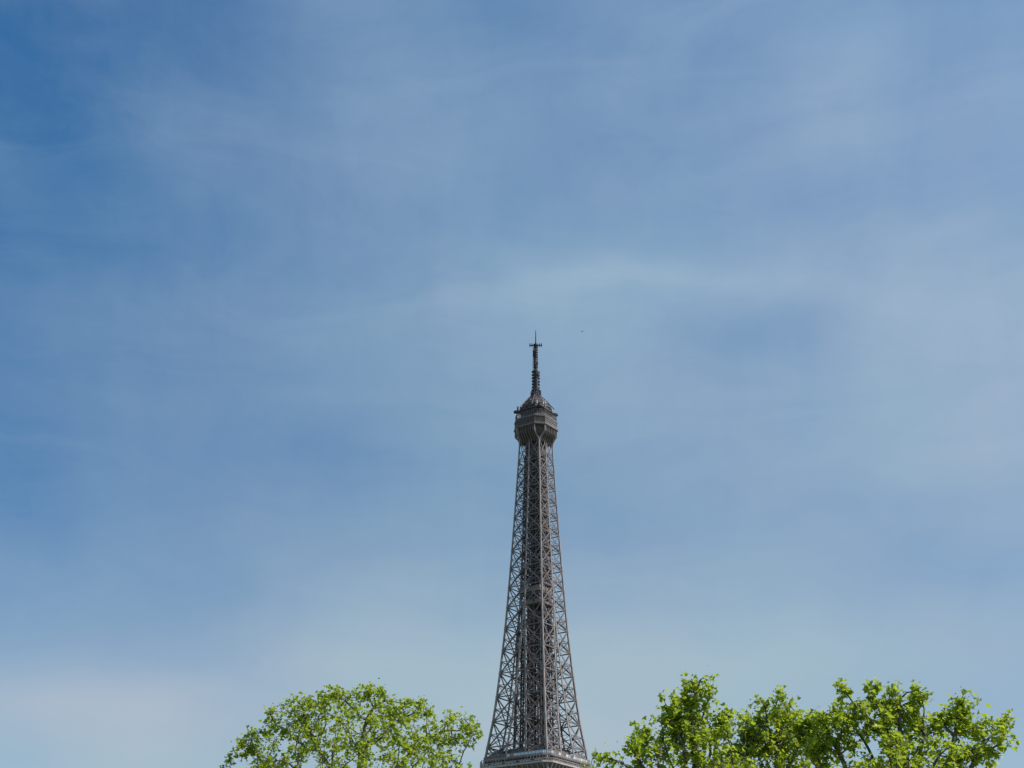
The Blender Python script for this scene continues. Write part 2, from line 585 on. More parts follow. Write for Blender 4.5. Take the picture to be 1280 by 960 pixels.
# dense inner cage round the lifts
cage = MB()
zs = list(np.arange(119, 262, 1.32))
def cr_(z):
    return float(np.interp(z, [119, 186, 230, 262], [5.3, 5.0, 4.5, 3.9]))
for i in range(len(zs) - 1):
    z0, z1 = zs[i], zs[i + 1]
    r0, r1 = cr_(z0), cr_(z1)
    dense = z0 > 194
    npost = 5 if dense else 2
    pw2 = 0.6 if dense else 0.62
    for s in (1, -1):
        for k in range(npost + 1):
            u = -1 + 2 * k / npost
            if k < npost:
                cage.beam((u * r0, s * r0, z0), (u * r1, s * r1, z1), pw2, 0.4, ref=(0, 1, 0))
                cage.beam((s * r0, -u * r0, z0), (s * r1, -u * r1, z1), pw2, 0.4, ref=(1, 0, 0))
        if (dense and i % 2 == 0) or i % 9 == 0:
            cage.beam((-r0, s * r0, z0), (r0, s * r0, z0), 0.5 if i % 2 else 0.62)
            cage.beam((s * r0, -r0, z0), (s * r0, r0, z0), 0.5 if i % 2 else 0.62)
        if dense and i % 3 == 0 and i + 3 < len(zs):
            r3 = cr_(zs[i + 3])
            t = 1 if (i // 3) % 2 else -1
            cage.beam((-t * r0, s * r0, z0), (t * r3, s * r3, zs[i + 3]), 0.4)
            cage.beam((s * r0, -t * r0, z0), (s * r3, t * r3, zs[i + 3]), 0.4)
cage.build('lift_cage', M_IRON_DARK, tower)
# second pair of lift tracks, lower half only
for sx in (1, -1):
    for sy in (1, -1):
        for ox, oy in ((7.2, 3.0), (3.0, 7.2), (7.6, 7.6)):
            tr_ = MB()
            x, y = sx * ox, sy * oy
            kk = 0.82
            tr_.beam((x, y, 116), (x * kk, y * kk, 176 if ox == oy else 188), 0.55, ref=(1, 0, 0))
            z = 121
            while z < 172:
                t = (z - 116) / 70
                f = 1 - 0.18 * t
                tr_.beam((x * f, y * f, z), (x * f * 0.8, y * f * 0.8, z + 1.5), 0.2)
                z += 2.9
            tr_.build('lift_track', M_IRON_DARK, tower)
# spiral stair cage
st = MB()
for k in range(300):
    a = k * 0.55
    z = 119 + k * 0.5
    r = 1.15
    cx, cy = 4.0, -0.6
    sc_ = float(np.interp(z, [119, 210, 270], [1.0, 0.85, 0.62]))
    cx *= sc_
    if k % 60 == 0:
        st.beam((cx, cy, z), (4.0 * float(np.interp(z + 30, [119, 210, 270], [1.0, 0.85, 0.62])), -0.6 * float(np.interp(z + 30, [119, 210, 270], [1.0, 0.85, 0.62])), z + 30), 0.3)
    st.box(cx + r * math.cos(a) - 0.45, cx + r * math.cos(a) + 0.45, cy + r * math.sin(a) - 0.3, cy + r * math.sin(a) + 0.3, z, z + 0.13)
for dx, dy in ((1.5, 1.3), (-1.5, 1.3), (1.5, -1.3), (-1.5, -1.3)):
    st.beam((4.0 + dx, -0.6 + dy, 119), (2.6 + dx * 0.7, -0.6 + dy * 0.7, 266), 0.22)
st.build('spiral_stair', M_IRON_FINE, tower)

# intermediate platform where the lifts change
ip = MB()
ip.box(-6.1, 6.1, -6.1, 6.1, 191.2, 193.8)
ip.box(-5.9, 5.9, -5.9, 5.9, 185.6, 187.2)
ip.build('lift_change_platform', M_IRON, tower)
ipw = MB()
for s in (1, -1):
    for a, b in ((-5.3, -4.4), (4.4, 5.3)):
        ipw.box(a, b, s * 5.28 - 0.1, s * 5.28 + 0.1, 187.21, 191.58)
        ipw.box(s * 5.28 - 0.1, s * 5.28 + 0.1, a, b, 187.21, 191.58)
    ipw.box(-0.3, 0.3, s * 5.28 - 0.1, s * 5.28 + 0.1, 187.21, 191.58)
    ipw.box(s * 5.28 - 0.1, s * 5.28 + 0.1, -0.3, 0.3, 187.21, 191.58)
ipw.box(-4.2, 4.2, -4.2, 4.2, 187.21, 191.58)
ipw.build('platform_cabin', M_IRON_DARK, tower)
rr = MB()
rr.box(5.7, 6.0, 2.2, 4.2, 186.4, 195.5)
rr.build('counterweight_guide', M_RED, tower)

# ---------------- top floor
# flared brackets carrying the gallery
GS, GC = 18.7, 3.9
def flare(t):
    return 11.9 + (GS - 0.8 - 11.9) * (1.0 if t > 0.62 else (t / 0.62) ** 1.7)
N = 10
for side in range(4):
    rot = Matrix.Rotation(side * PI / 2, 3, 'Z')
    for u in (-1.0, -0.78, -0.55, -0.3, 0.0, 0.3, 0.55, 0.78, 1.0):
        pts = []
        fl = MB()
        for i in range(N + 1):
            t = i / N
            s = flare(t) / 2
            cut = GC * 0.95 * min(1.0, t / 0.62) ** 1.2
            pts.append(rot @ Vector((u * (s - cut), -s, 267.4 + 7.5 * t)))
        for i in range(N):
            fl.beam(pts[i], pts[i + 1], 0.55 if abs(u) == 1.0 else 0.3, 0.5, ref=rot @ Vector((0, -1, 0)))
        fl.build('flared_bracket', M_IRON if abs(u) == 1.0 else M_IRON_FINE, tower)
uf = MB()   # sheet iron between the brackets under the gallery
loops = []
for t in (0.1, 0.28, 0.4, 0.52, 0.75, 1.0):
    s = flare(t) - 1.2
    loops.append(octo(s, max(0.05, GC * 0.95 * min(1.0, t / 0.62) ** 1.2), 267.4 + 7.4 * t))
uf.ring(loops)
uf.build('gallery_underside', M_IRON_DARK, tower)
core = MB()
core.ring([octo(7.6, 0.4, 259.0), octo(8.2, 0.5, 267.8)])
core.build('upper_core', M_IRON_DARK, tower)
gal = MB()
gal.ring([octo(GS - 0.3, GC, 275.0), octo(GS + 0.5, GC, 275.25), octo(GS + 0.5, GC, 275.9), octo(GS, GC, 276.0), octo(GS - 0.2, GC, 276.1)])
gal.ring([octo(GS - 0.9, GC, 276.12), octo(GS - 0.9, GC, 279.4)])
gal.ring([octo(GS + 0.1, GC, 279.42), octo(GS + 0.1, GC, 280.1), octo(GS - 0.8, GC, 280.3)])
gallery = gal.build('closed_gallery', M_IRON_FINE, tower)
gm = MB()
for side in range(4):
    rot = Matrix.Rotation(side * PI / 2, 3, 'Z')
    hl = (GS / 2 - GC) * 1.0
    y = -(GS - 0.9) / 2
    n = 11
    for i in range(n):
        gw = MB()
        x0 = -hl + 2 * hl * i / n + 0.16
        x1 = -hl + 2 * hl * (i + 1) / n - 0.16
        gw.quadbox([rot @ Vector(p) for p in ((x0, y - 0.04, 277.5), (x1, y - 0.04, 277.5), (x1, y + 0.02, 277.5), (x0, y + 0.02, 277.5),
                                              (x0, y - 0.04, 279.0), (x1, y - 0.04, 279.0), (x1, y + 0.02, 279.0), (x0, y + 0.02, 279.0))])
        gw.build('window_pane', M_IRON_DARK if side != 1 else M_WINDOW, gallery)
    for z in (276.35, 277.15, 278.2, 279.2):
        gm = MB()
        gm.beam(rot @ Vector((-hl, y - 0.22, z)), rot @ Vector((hl, y - 0.22, z)), 0.3, 0.22)
        gm.build('guard_rail', M_PANEL if side == 1 else M_IRON_FINE, gallery)  # rails on the sunward face get a paler colour as painted sunlight
    gm = MB()
    for i in range(n + 1):
        x = -hl + 2 * hl * i / n
        gm.beam(rot @ Vector((x, y - 0.2, 276.2)), rot @ Vector((x, y - 0.2, 279.4)), 0.2, 0.2, ref=(1, 0, 0))
    gm.beam(rot @ Vector((-hl, y - 0.2, 276.25)), rot @ Vector((hl, y - 0.2, 276.25)), 0.14)
    gm.build('mullions', M_IRON_FINE, gallery)

# open upper deck with safety mesh
ud = MB()
UDS = 17.6
ud.ring([octo(UDS, 3.2, 280.32), octo(UDS, 3.2, 280.7)])
ud.build('upper_deck', M_FLOOR, tower)
mesh_ = MB()
ol, il = octo(UDS - 0.3, 3.1, 0), octo(UDS - 4.4, 2.2, 0)
for j in range(8):
    a, b = Vector(ol[j]), Vector(ol[(j + 1) % 8])
    c, d = Vector(il[j]), Vector(il[(j + 1) % 8])
    n = 9 if (b - a).length > 7 else 4
    for i in range(n + 1):
        t = i / n
        p, q = a.lerp(b, t), c.lerp(d, t)
        mesh_.beam(p + Vector((0, 0, 280.7)), p + Vector((0, 0, 283.3)), 0.13)
        mesh_.beam(p + Vector((0, 0, 283.3)), q + Vector((0, 0, 284.6)), 0.13)
    for z in (281.2, 281.8, 282.6, 283.3):
        mesh_.beam(a + Vector((0, 0, z)), b + Vector((0, 0, z)), 0.12)
    mesh_.beam(c + Vector((0, 0, 284.6)), d + Vector((0, 0, 284.6)), 0.2)
mesh_.build('safety_mesh', M_IRON_FINE, tower)
cab = MB()
cab.ring([octo(12.6, 2.4, 280.72), octo(12.6, 2.4, 284.4), octo(13.4, 2.6, 284.5), octo(13.4, 2.6, 286.0), octo(12.6, 2.6, 288.2), octo(9.0, 1.9, 291.0), octo(6.0, 1.5, 292.8), octo(4.2, 1.1, 294.2)])
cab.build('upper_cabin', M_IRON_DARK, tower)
# technical ledge that sticks out with dishes on it
led = MB()
led.ring([octo(14.0, 2.9, 284.95), octo(14.9, 3.0, 285.1), octo(14.9, 3.0, 285.6), octo(12, 2, 285.7)])
for sx in (1, -1):
    for sy in (1, -1):
        p = Vector((sx * 7.0, sy * 7.0, 285.2))
        led.beam(Vector((sx * 4, sy * 4, 286.0)), p, 1.3, 0.7)
        led.ring([[(p.x + 1.5 * math.cos(a * PI / 4), p.y + 1.5 * math.sin(a * PI / 4), z) for a in range(8)] for z in (284.7, 285.5)])
ledge = led.build('technical_ledge', M_IRON_DARK, tower)
rnd = random.Random(5)
# antennas and dishes round the ledge: each one its own part
ang = []
for k in range(26):
    a = k / 26 * 2 * PI + rnd.uniform(-0.08, 0.08)
    rad = rnd.choice((6.4, 6.9, 7.3))
    m = max(abs(math.cos(a)), abs(math.sin(a)))
    x, y = rad * math.cos(a) / max(m, 0.8), rad * math.sin(a) / max(m, 0.8)
    hh = rnd.uniform(1.2, 3.4)
    am = MB()
    am.beam((x, y, 285.3), (x, y, 285.6 + hh), 0.26)
    if rnd.random() < 0.55:
        am.box(x - 0.35, x + 0.35, y - 0.3, y + 0.3, 285.9 + hh * 0.3, 286.0 + hh * 0.9)
    am.build('panel_antenna', rnd.choice((M_IRON_DARK, M_MAST, M_IRON_FINE, M_PANEL)), tower)
for k in range(12):
    a = (k + 0.3) / 12 * 2 * PI
    rad = rnd.uniform(4.6, 6.6)
    z = 293.4 - rad * 0.8 + rnd.uniform(0, 1.2)
    x, y = rad * math.cos(a), rad * math.sin(a)
    dm = MB()
    nrm = Vector((math.cos(a), math.sin(a), 0.1)).normalized()
    t1 = nrm.cross(Vector((0, 0, 1))).normalized()
    t2 = t1.cross(nrm)
    rr_ = rnd.uniform(0.45, 0.85)
    c0 = Vector((x, y, z + 0.8))
    dm.ring([[c0 + nrm * off + (t1 * math.cos(q * PI / 5) + t2 * math.sin(q * PI / 5)) * rr_ * k2 for q in range(10)]
             for off, k2 in ((-0.3, 0.35), (0.0, 1.0), (0.16, 1.0))])
    dm.beam(c0 - nrm * 0.3, c0 - nrm * 0.4 - Vector((0, 0, 1.8)), 0.2)
    dm.build('dish_antenna', rnd.choice((M_PANEL, M_IRON_FINE, M_IRON_FINE)), tower)
# slanting struts and hoops of the campanile
cm = MB()
for k in range(8):
    a = k * PI / 4 + PI / 8
    prev = None
    for i in range(9):
        t = i / 8
        r = 7.3 * (1 - t) ** 0.85 + 2.0
        z = 286.4 + 8.4 * t
        p = Vector((r * math.cos(a), r * math.sin(a), z))
        if prev is not None:
            cm.beam(prev, p, 0.42, 0.36)
        prev = p
for r, z in ((7.6, 288.3), (6.2, 290.2), (4.4, 292.4)):
    for k in range(16):
        a, b = k * PI / 8, (k + 1) * PI / 8
        cm.beam((r * math.cos(a), r * math.sin(a), z), (r * math.cos(b), r * math.sin(b), z), 0.25)
cm.build('campanile_arches', M_IRON_FINE, tower)
bl = MB()
bl.lathe(0, 0, [(2.6, 288.5), (2.6, 293.2), (2.9, 293.4), (2.9, 293.9), (1.9, 294.4), (1.7, 296.0), (1.9, 296.1), (1.9, 296.4), (1.2, 296.8)], 14)
bl.build('beacon_lantern', M_IRON_FINE, tower)

# mast
ms = MB()
ms.lathe(0, 0, [(1.3, 296.6), (1.25, 309.0), (1.0, 309.4), (0.97, 322.2), (0.55, 322.9), (0.45, 324.6), (0.3, 325.2), (0.2, 331.0), (0.1, 332.2)], 10)
mast = ms.build('antenna_mast', M_MAST, tower)
for i, z in enumerate(np.arange(297.6, 309.6, 1.75)):
    for k in range(4):
        a = k * PI / 2 + PI / 4
        dm = MB()
        c_, s_ = math.cos(a), math.sin(a)
        dm.beam((1.1 * c_, 1.1 * s_, z), (1.8 * c_, 1.8 * s_, z), 0.24)
        dm.beam((1.75 * c_, 1.75 * s_, z - 0.5), (1.75 * c_, 1.75 * s_, z + 0.5), 0.45, 0.6)
        dm.build('dipole', M_MAST, mast)
for i, z in enumerate(np.arange(310.6, 322.0, 1.4)):
    dm = MB()
    dm.lathe(0, 0, [(1.0, z), (1.18, z + 0.1), (1.18, z + 0.45), (1.0, z + 0.55)], 10)
    dm.build('collar', M_MAST, mast)
rm = random.Random(31)
for i in range(22):
    z = rm.uniform(298, 321)
    a = rm.uniform(0, 2 * PI)
    rad = 1.75 if z < 309 else 1.25
    c_, s_ = math.cos(a), math.sin(a)
    hh = rm.uniform(0.5, 1.3)
    pm = MB()
    pm.beam((0.8 * c_, 0.8 * s_, z), (rad * c_, rad * s_, z), 0.16)
    pm.beam((rad * c_, rad * s_, z - hh), (rad * c_, rad * s_, z + hh), rm.uniform(0.25, 0.6), 0.3)
    pm.build('panel_antenna', rm.choice((M_MAST, M_IRON_DARK, M_IRON_FINE)), mast)
ld = MB()
for o_ in (-0.25, 0.25):
    ld.beam((-1.0, -1.25 + o_, 296.5), (-0.85, -1.0 + o_, 322), 0.1)
for z in np.arange(297, 322, 0.9):
    ld.beam((-0.98, -1.45, z), (-0.98, -0.85, z), 0.1)
ld.build('ladder', M_IRON_DARK, mast)
cb = MB()
for a in (R(34), R(124)):
    c_, s_ = math.cos(a), math.sin(a)
    cb.beam((-3.0 * c_, -3.0 * s_, 323.4), (3.0 * c_, 3.0 * s_, 323.4), 0.42)
    for q in (-3.0, -1.9, 1.9, 3.0):
        cb.beam((q * c_, q * s_, 322.6), (q * c_, q * s_, 324.5), 0.38)
cb.lathe(0, 0, [(1.0, 322.7), (1.3, 323.1), (1.3, 323.9), (0.8, 324.2)], 10)
cb.build('mast_crossbar', M_MAST, mast)
sb = MB()
for k in range(10):
    a = k * 2 * PI / 10
    c_, s_ = math.cos(a), math.sin(a)
    sb.beam((1.6 * c_, 1.6 * s_, 294.2), (2.5 * c_, 2.5 * s_, 296.0 + (k % 3) * 0.9), 0.24)
    sb.beam((2.5 * c_, 2.5 * s_, 294.5), (2.5 * c_, 2.5 * s_, 297.2 + (k % 3) * 0.7), 0.28)
sb.build('mast_foot_antennas', M_MAST, mast)

# ---------------- second platform
def balustrade_mat(i, j, n):
    if j == 7:
        return M_IRON_FINE if i < n * 0.35 else ((M_GLASS2, M_IRON, M_GLASS2)[i % 3] if i < n * 0.55 else (M_GLASS, M_GLASS, M_GLASS2)[i % 3])
    if j == 0:
        return (M_GLASS, M_GLASS2)[i % 2]
    return (M_PANEL, M_IRON_FINE, M_PANEL, M_FLOOR, M_GLASS2)[(i * 3 + i // 4) % 5]


P2S, P2C = 39.2, 3.3
P2DZ = -2.2
p2 = MB()
p2.ring([octo(P2S - 3.2, P2C, 109.4), octo(P2S - 2.0, P2C, 110.2), octo(P2S - 1.0, P2C, 111.2)])
p2.build('platform_girder', M_IRON_FINE, tower).location.z = P2DZ
p2f = MB()
p2f.ring([octo(P2S, P2C, 111.22), octo(P2S + 0.5, P2C, 111.35), octo(P2S + 0.5, P2C, 111.8), octo(P2S, P2C, 112.05)])
p2f.build('platform_floor', M_PANEL, tower).location.z = P2DZ
for side in range(4):
    rot = Matrix.Rotation(side * PI / 2, 3, 'Z')
    hl = P2S / 2 - P2C
    for i in range(13):
        x = -hl + 2 * hl * i / 12
        bk = MB()
        bk.beam(rot @ Vector((x, -P2S / 2 + 0.1, 111.1)), rot @ Vector((x, -P2S / 2 + 2.2, 107.2)), 0.35, 0.5)
        bk.build('walkway_console', M_IRON, tower).location.z = P2DZ
rl = MB()
gl = MB()
ol = octo(P2S + 0.1, P2C, 0)
for j in range(8):
    a, b = Vector(ol[j]), Vector(ol[(j + 1) % 8])
    L = (b - a).length
    n = max(3, int(L / 1.5))
    for i in range(n + 1):
        p = a.lerp(b, i / n)
        rl.beam(p + Vector((0, 0, 112.0)), p + Vector((0, 0, 115.0)), 0.14)
    for z, w in ((112.35, 0.25), (113.2, 0.3), (114.95, 0.2), (114.2, 0.1)):
        rl.beam(a + Vector((0, 0, z)), b + Vector((0, 0, z)), w)
    # pale boards fixed behind the lower rail
    nn = (b - a).normalized().cross(Vector((0, 0, 1)))
    for i in range(n):
        if (i * 7 + j * 3) % 5 == 0:
            continue
        p, q = a.lerp(b, (i + 0.08) / n) - nn * 0.3, a.lerp(b, (i + 0.92) / n) - nn * 0.3
        bd = MB()
        bd.quadbox([p + Vector((0, 0, 112.1)), q + Vector((0, 0, 112.1)), q - nn * 0.06 + Vector((0, 0, 112.1)), p - nn * 0.06 + Vector((0, 0, 112.1)),
                    p + Vector((0, 0, 113.05)), q + Vector((0, 0, 113.05)), q - nn * 0.06 + Vector((0, 0, 113.05)), p - nn * 0.06 + Vector((0, 0, 113.05))])
        bd.build('parapet_board', (M_PANEL, M_GLASS2, M_FLOOR)[(i * 3 + j) % 3], tower).location.z = P2DZ
rl.build('platform_railing', M_IRON, tower).location.z = P2DZ
# upper level of the second platform with glazed front
u2 = MB()
u2.ring([octo(36.4, 2.6, 114.6), octo(36.9, 2.7, 114.8), octo(36.9, 2.7, 115.5), octo(36.4, 2.6, 115.55)])
u2.build('upper_level_floor', M_IRON, tower).location.z = P2DZ
gzl = octo(36.5, 2.6, 0)
frm = MB()
for j in range(8):
    a, b = Vector(gzl[j]), Vector(gzl[(j + 1) % 8])
    L = (b - a).length
    n = max(4, int(L / 1.9))
    nn = (b - a).normalized().cross(Vector((0, 0, 1)))
    for i in range(n):
        gz = MB()
        p, q = a.lerp(b, (i + 0.05) / n), a.lerp(b, (i + 0.95) / n)
        z0, z1 = 115.6, 116.7
        gz.quadbox([p + Vector((0, 0, z0)), q + Vector((0, 0, z0)), q - nn * 0.08 + Vector((0, 0, z0)), p - nn * 0.08 + Vector((0, 0, z0)),
                    p + Vector((0, 0, z1)), q + Vector((0, 0, z1)), q - nn * 0.08 + Vector((0, 0, z1)), p - nn * 0.08 + Vector((0, 0, z1))])
        gz.build('glass_panel', balustrade_mat(i, j, n), tower).location.z = P2DZ
        frm.beam(a.lerp(b, i / n) + Vector((0, 0, 115.5)), a.lerp(b, i / n) + Vector((0, 0, 116.85)), 0.13)
    frm.beam(a + Vector((0, 0, 116.8)), b + Vector((0, 0, 116.8)), 0.16)
frm.build('balustrade_frame', M_IRON, tower).location.z = P2DZ
pv = MB()
pv.ring([octo(23.0, 3.0, 112.06), octo(23.0, 3.0, 114.58)])
pv.ring([octo(17.5, 2.5, 115.58), octo(17.5, 2.5, 119.0), octo(18.6, 2.6, 119.1), octo(18.6, 2.6, 119.6), octo(15, 2, 120.1)])
pv.box(-3.4, 3.4, -3.4, 3.4, 120.12, 124.6)
pav = pv.build('pavilion', M_IRON_DARK, tower)
pav.location.z = P2DZ
for side in range(4):
    rot = Matrix.Rotation(side * PI / 2, 3, 'Z')
    for i in range(8):
        x0 = -6 + i * 1.5 + 0.15
        x1 = x0 + 1.2
        pw_ = MB()
        pw_.quadbox([rot @ Vector(p) for p in ((x0, -8.80, 116.4), (x1, -8.80, 116.4), (x1, -8.74, 116.4), (x0, -8.74, 116.4),
                                               (x0, -8.80, 118.4), (x1, -8.80, 118.4), (x1, -8.74, 118.4), (x0, -8.74, 118.4))])
        pw_.build('window', M_WINDOW, pav)

# roofs and machinery on the deck
for (x0, x1, y0, y1, z1) in ((-15, -10, -9, 2, 119.6), (-6, 6, -15.4, -11.2, 119.0), (9.6, 14.6, -8, 5, 119.4), (-5, 5, 10.5, 15, 119.2)):
    hut = MB()
    hut.box(x0, x1, y0, y1, 115.58, z1)
    hut.box(x0 - 0.4, x1 + 0.4, y0 - 0.4, y1 + 0.4, z1 + 0.01, z1 + 0.35)
    hut.build('kiosk', M_IRON_FINE, tower).location.z = P2DZ

# ---------------- first platform, arches and piers (below the frame)
p1 = MB()
p1.ring([octo(68, 0.3, 54.2), octo(71.5, 0.3, 55.5), octo(71.5, 0.3, 60.0), octo(70, 0.3, 60.1)])
p1.build('first_platform', M_IRON, tower)
ar = MB()
for side in range(4):
    rot = Matrix.Rotation(side * PI / 2, 3, 'Z')
    prev = None
    for i in range(25):
        a = PI * (0.03 + 0.94 * i / 24)
        out = []
        for r in (37.0, 41.0):
            z = 12 + (r - 0.0) * math.sin(a)
            out.append(rot @ Vector((r * math.cos(a), -(S(min(z, 54)) / 2 + 0.3), z)))
        if prev:
            ar.beam(prev[0], out[0], 0.9)
            ar.beam(prev[1], out[1], 0.9)
            ar.beam(prev[0], out[1], 0.4)
        prev = out
ar.build('decorative_arch', M_IRON, tower)
for sx in (1, -1):
    for sy in (1, -1):
        pr = MB()
        c = 62 - 12.5
        pr.ring([[(sx * c + dx * k, sy * c + dy * k, z) for dx, dy in ((-1, -1), (1, -1), (1, 1), (-1, 1))] for k, z in ((14.5, 0.0), (14, 2.0), (13, 4.2))])
        pr.build('masonry_pier', M_STONE, tower)

# ------------------------------------------------------------------ bird
def make_bird(p):
    r = empty('bird', p, R(70))
    b = MB()
    b.ring([[(x, w * math.cos(q * PI / 4), w * 0.9 * math.sin(q * PI / 4)) for q in range(8)]
            for x, w in ((-0.30, 0.03), (-0.15, 0.07), (0.0, 0.10), (0.14, 0.085), (0.2, 0.055), (0.26, 0.05), (0.31, 0.012))])
    b.ring([[(-0.28, -0.02, 0.012), (-0.46, -0.09, 0.0), (-0.46, 0.09, 0.0), (-0.28, 0.02, 0.012)], [(-0.28, -0.02, 0.03), (-0.46, -0.09, 0.012), (-0.46, 0.09, 0.012), (-0.28, 0.02, 0.03)]])
    b.build('body', M_BIRD, r)
    for s in (1, -1):
        w = MB()
        w.ring([[(0.12, s * 0.07, z), (0.16, s * 0.34, z + 0.13), (0.02, s * 0.66, z + 0.05), (-0.06, s * 0.4, z + 0.11), (-0.10, s * 0.07, z)] for z in (0.03, 0.05)])
        w.build('wing', M_BIRD, r)
    tag(r, 'tiny dark bird flying in the open sky right of the antenna tip', 'bird')
make_bird(at(727.7, 414.5, 430))


# ------------------------------------------------------------------ trees
LEAF_OUT = np.array([(0, 0.02), (0.30, 0.10), (0.55, 0.42), (0.24, 0.55), (0.0, 1.0), (-0.24, 0.55), (-0.55, 0.42), (-0.30, 0.10)])


def leaves_object(name, pts, size, mat, parent, seed, base):
    """many small lobed leaves, each two folded halves, as one mesh"""
    rng = np.random.default_rng(seed)
    n = len(pts)
    yaw = rng.uniform(0, 2 * PI, n)
    til = rng.normal(0.0, 0.75, n)
    rol = rng.normal(0.0, 0.6, n)
    sz = size * rng.uniform(0.5, 1.45, n)
    right = LEAF_OUT[[0, 1, 2, 3, 4]]
    left = LEAF_OUT[[4, 5, 6, 7, 0]]
    fold = rng.uniform(0.1, 0.55, n)
    loc = np.zeros((n, 8, 3))
    for i, (x, y) in enumerate(LEAF_OUT):
        loc[:, i, 0] = x * sz
        loc[:, i, 1] = y * sz
        loc[:, i, 2] = abs(x) * sz * fold - 0.22 * (y ** 2) * sz
    # droop
    cr, sr = np.cos(rol)[:, None], np.sin(rol)[:, None]
    x, y, z = loc[..., 0], loc[..., 1], loc[..., 2]
    x, z = x * cr + z * sr, -x * sr + z * cr
    ct, st_ = np.cos(til)[:, None], np.sin(til)[:, None]
    y, z = y * ct - z * st_, y * st_ + z * ct
    cy, sy = np.cos(yaw)[:, None], np.sin(yaw)[:, None]
    x, y = x * cy - y * sy, x * sy + y * cy
    v = np.stack([x, y, z], -1) + pts[:, None, :]
    v = v.reshape(-1, 3).astype(np.float32)
    me = bpy.data.meshes.new(name)
    me.vertices.add(len(v))
    me.vertices.foreach_set('co', v.ravel())
    idx = (np.arange(n) * 8)[:, None] + np.array([0, 1, 2, 3, 4, 4, 5, 6, 7, 0])[None, :]
    me.loops.add(n * 10)
    me.loops.foreach_set('vertex_index', idx.ravel().astype(np.int32))
    me.polygons.add(n * 2)
    me.polygons.foreach_set('loop_start', (np.arange(n * 2) * 5).astype(np.int32))
    me.polygons.foreach_set('loop_total', np.full(n * 2, 5, np.int32))
    me.update(calc_edges=True)
    a = me.attributes.new('leaf_tone', 'FLOAT', 'FACE')
    tone = np.clip(rng.normal(0.5, 0.4, n), 0, 1)
    a.data.foreach_set('value', np.repeat(tone, 2).astype(np.float32))
    me.materials.append(mat)
    o = bpy.data.objects.new(name, me)
    C.objects.link(o)
    o.parent = parent
    return o


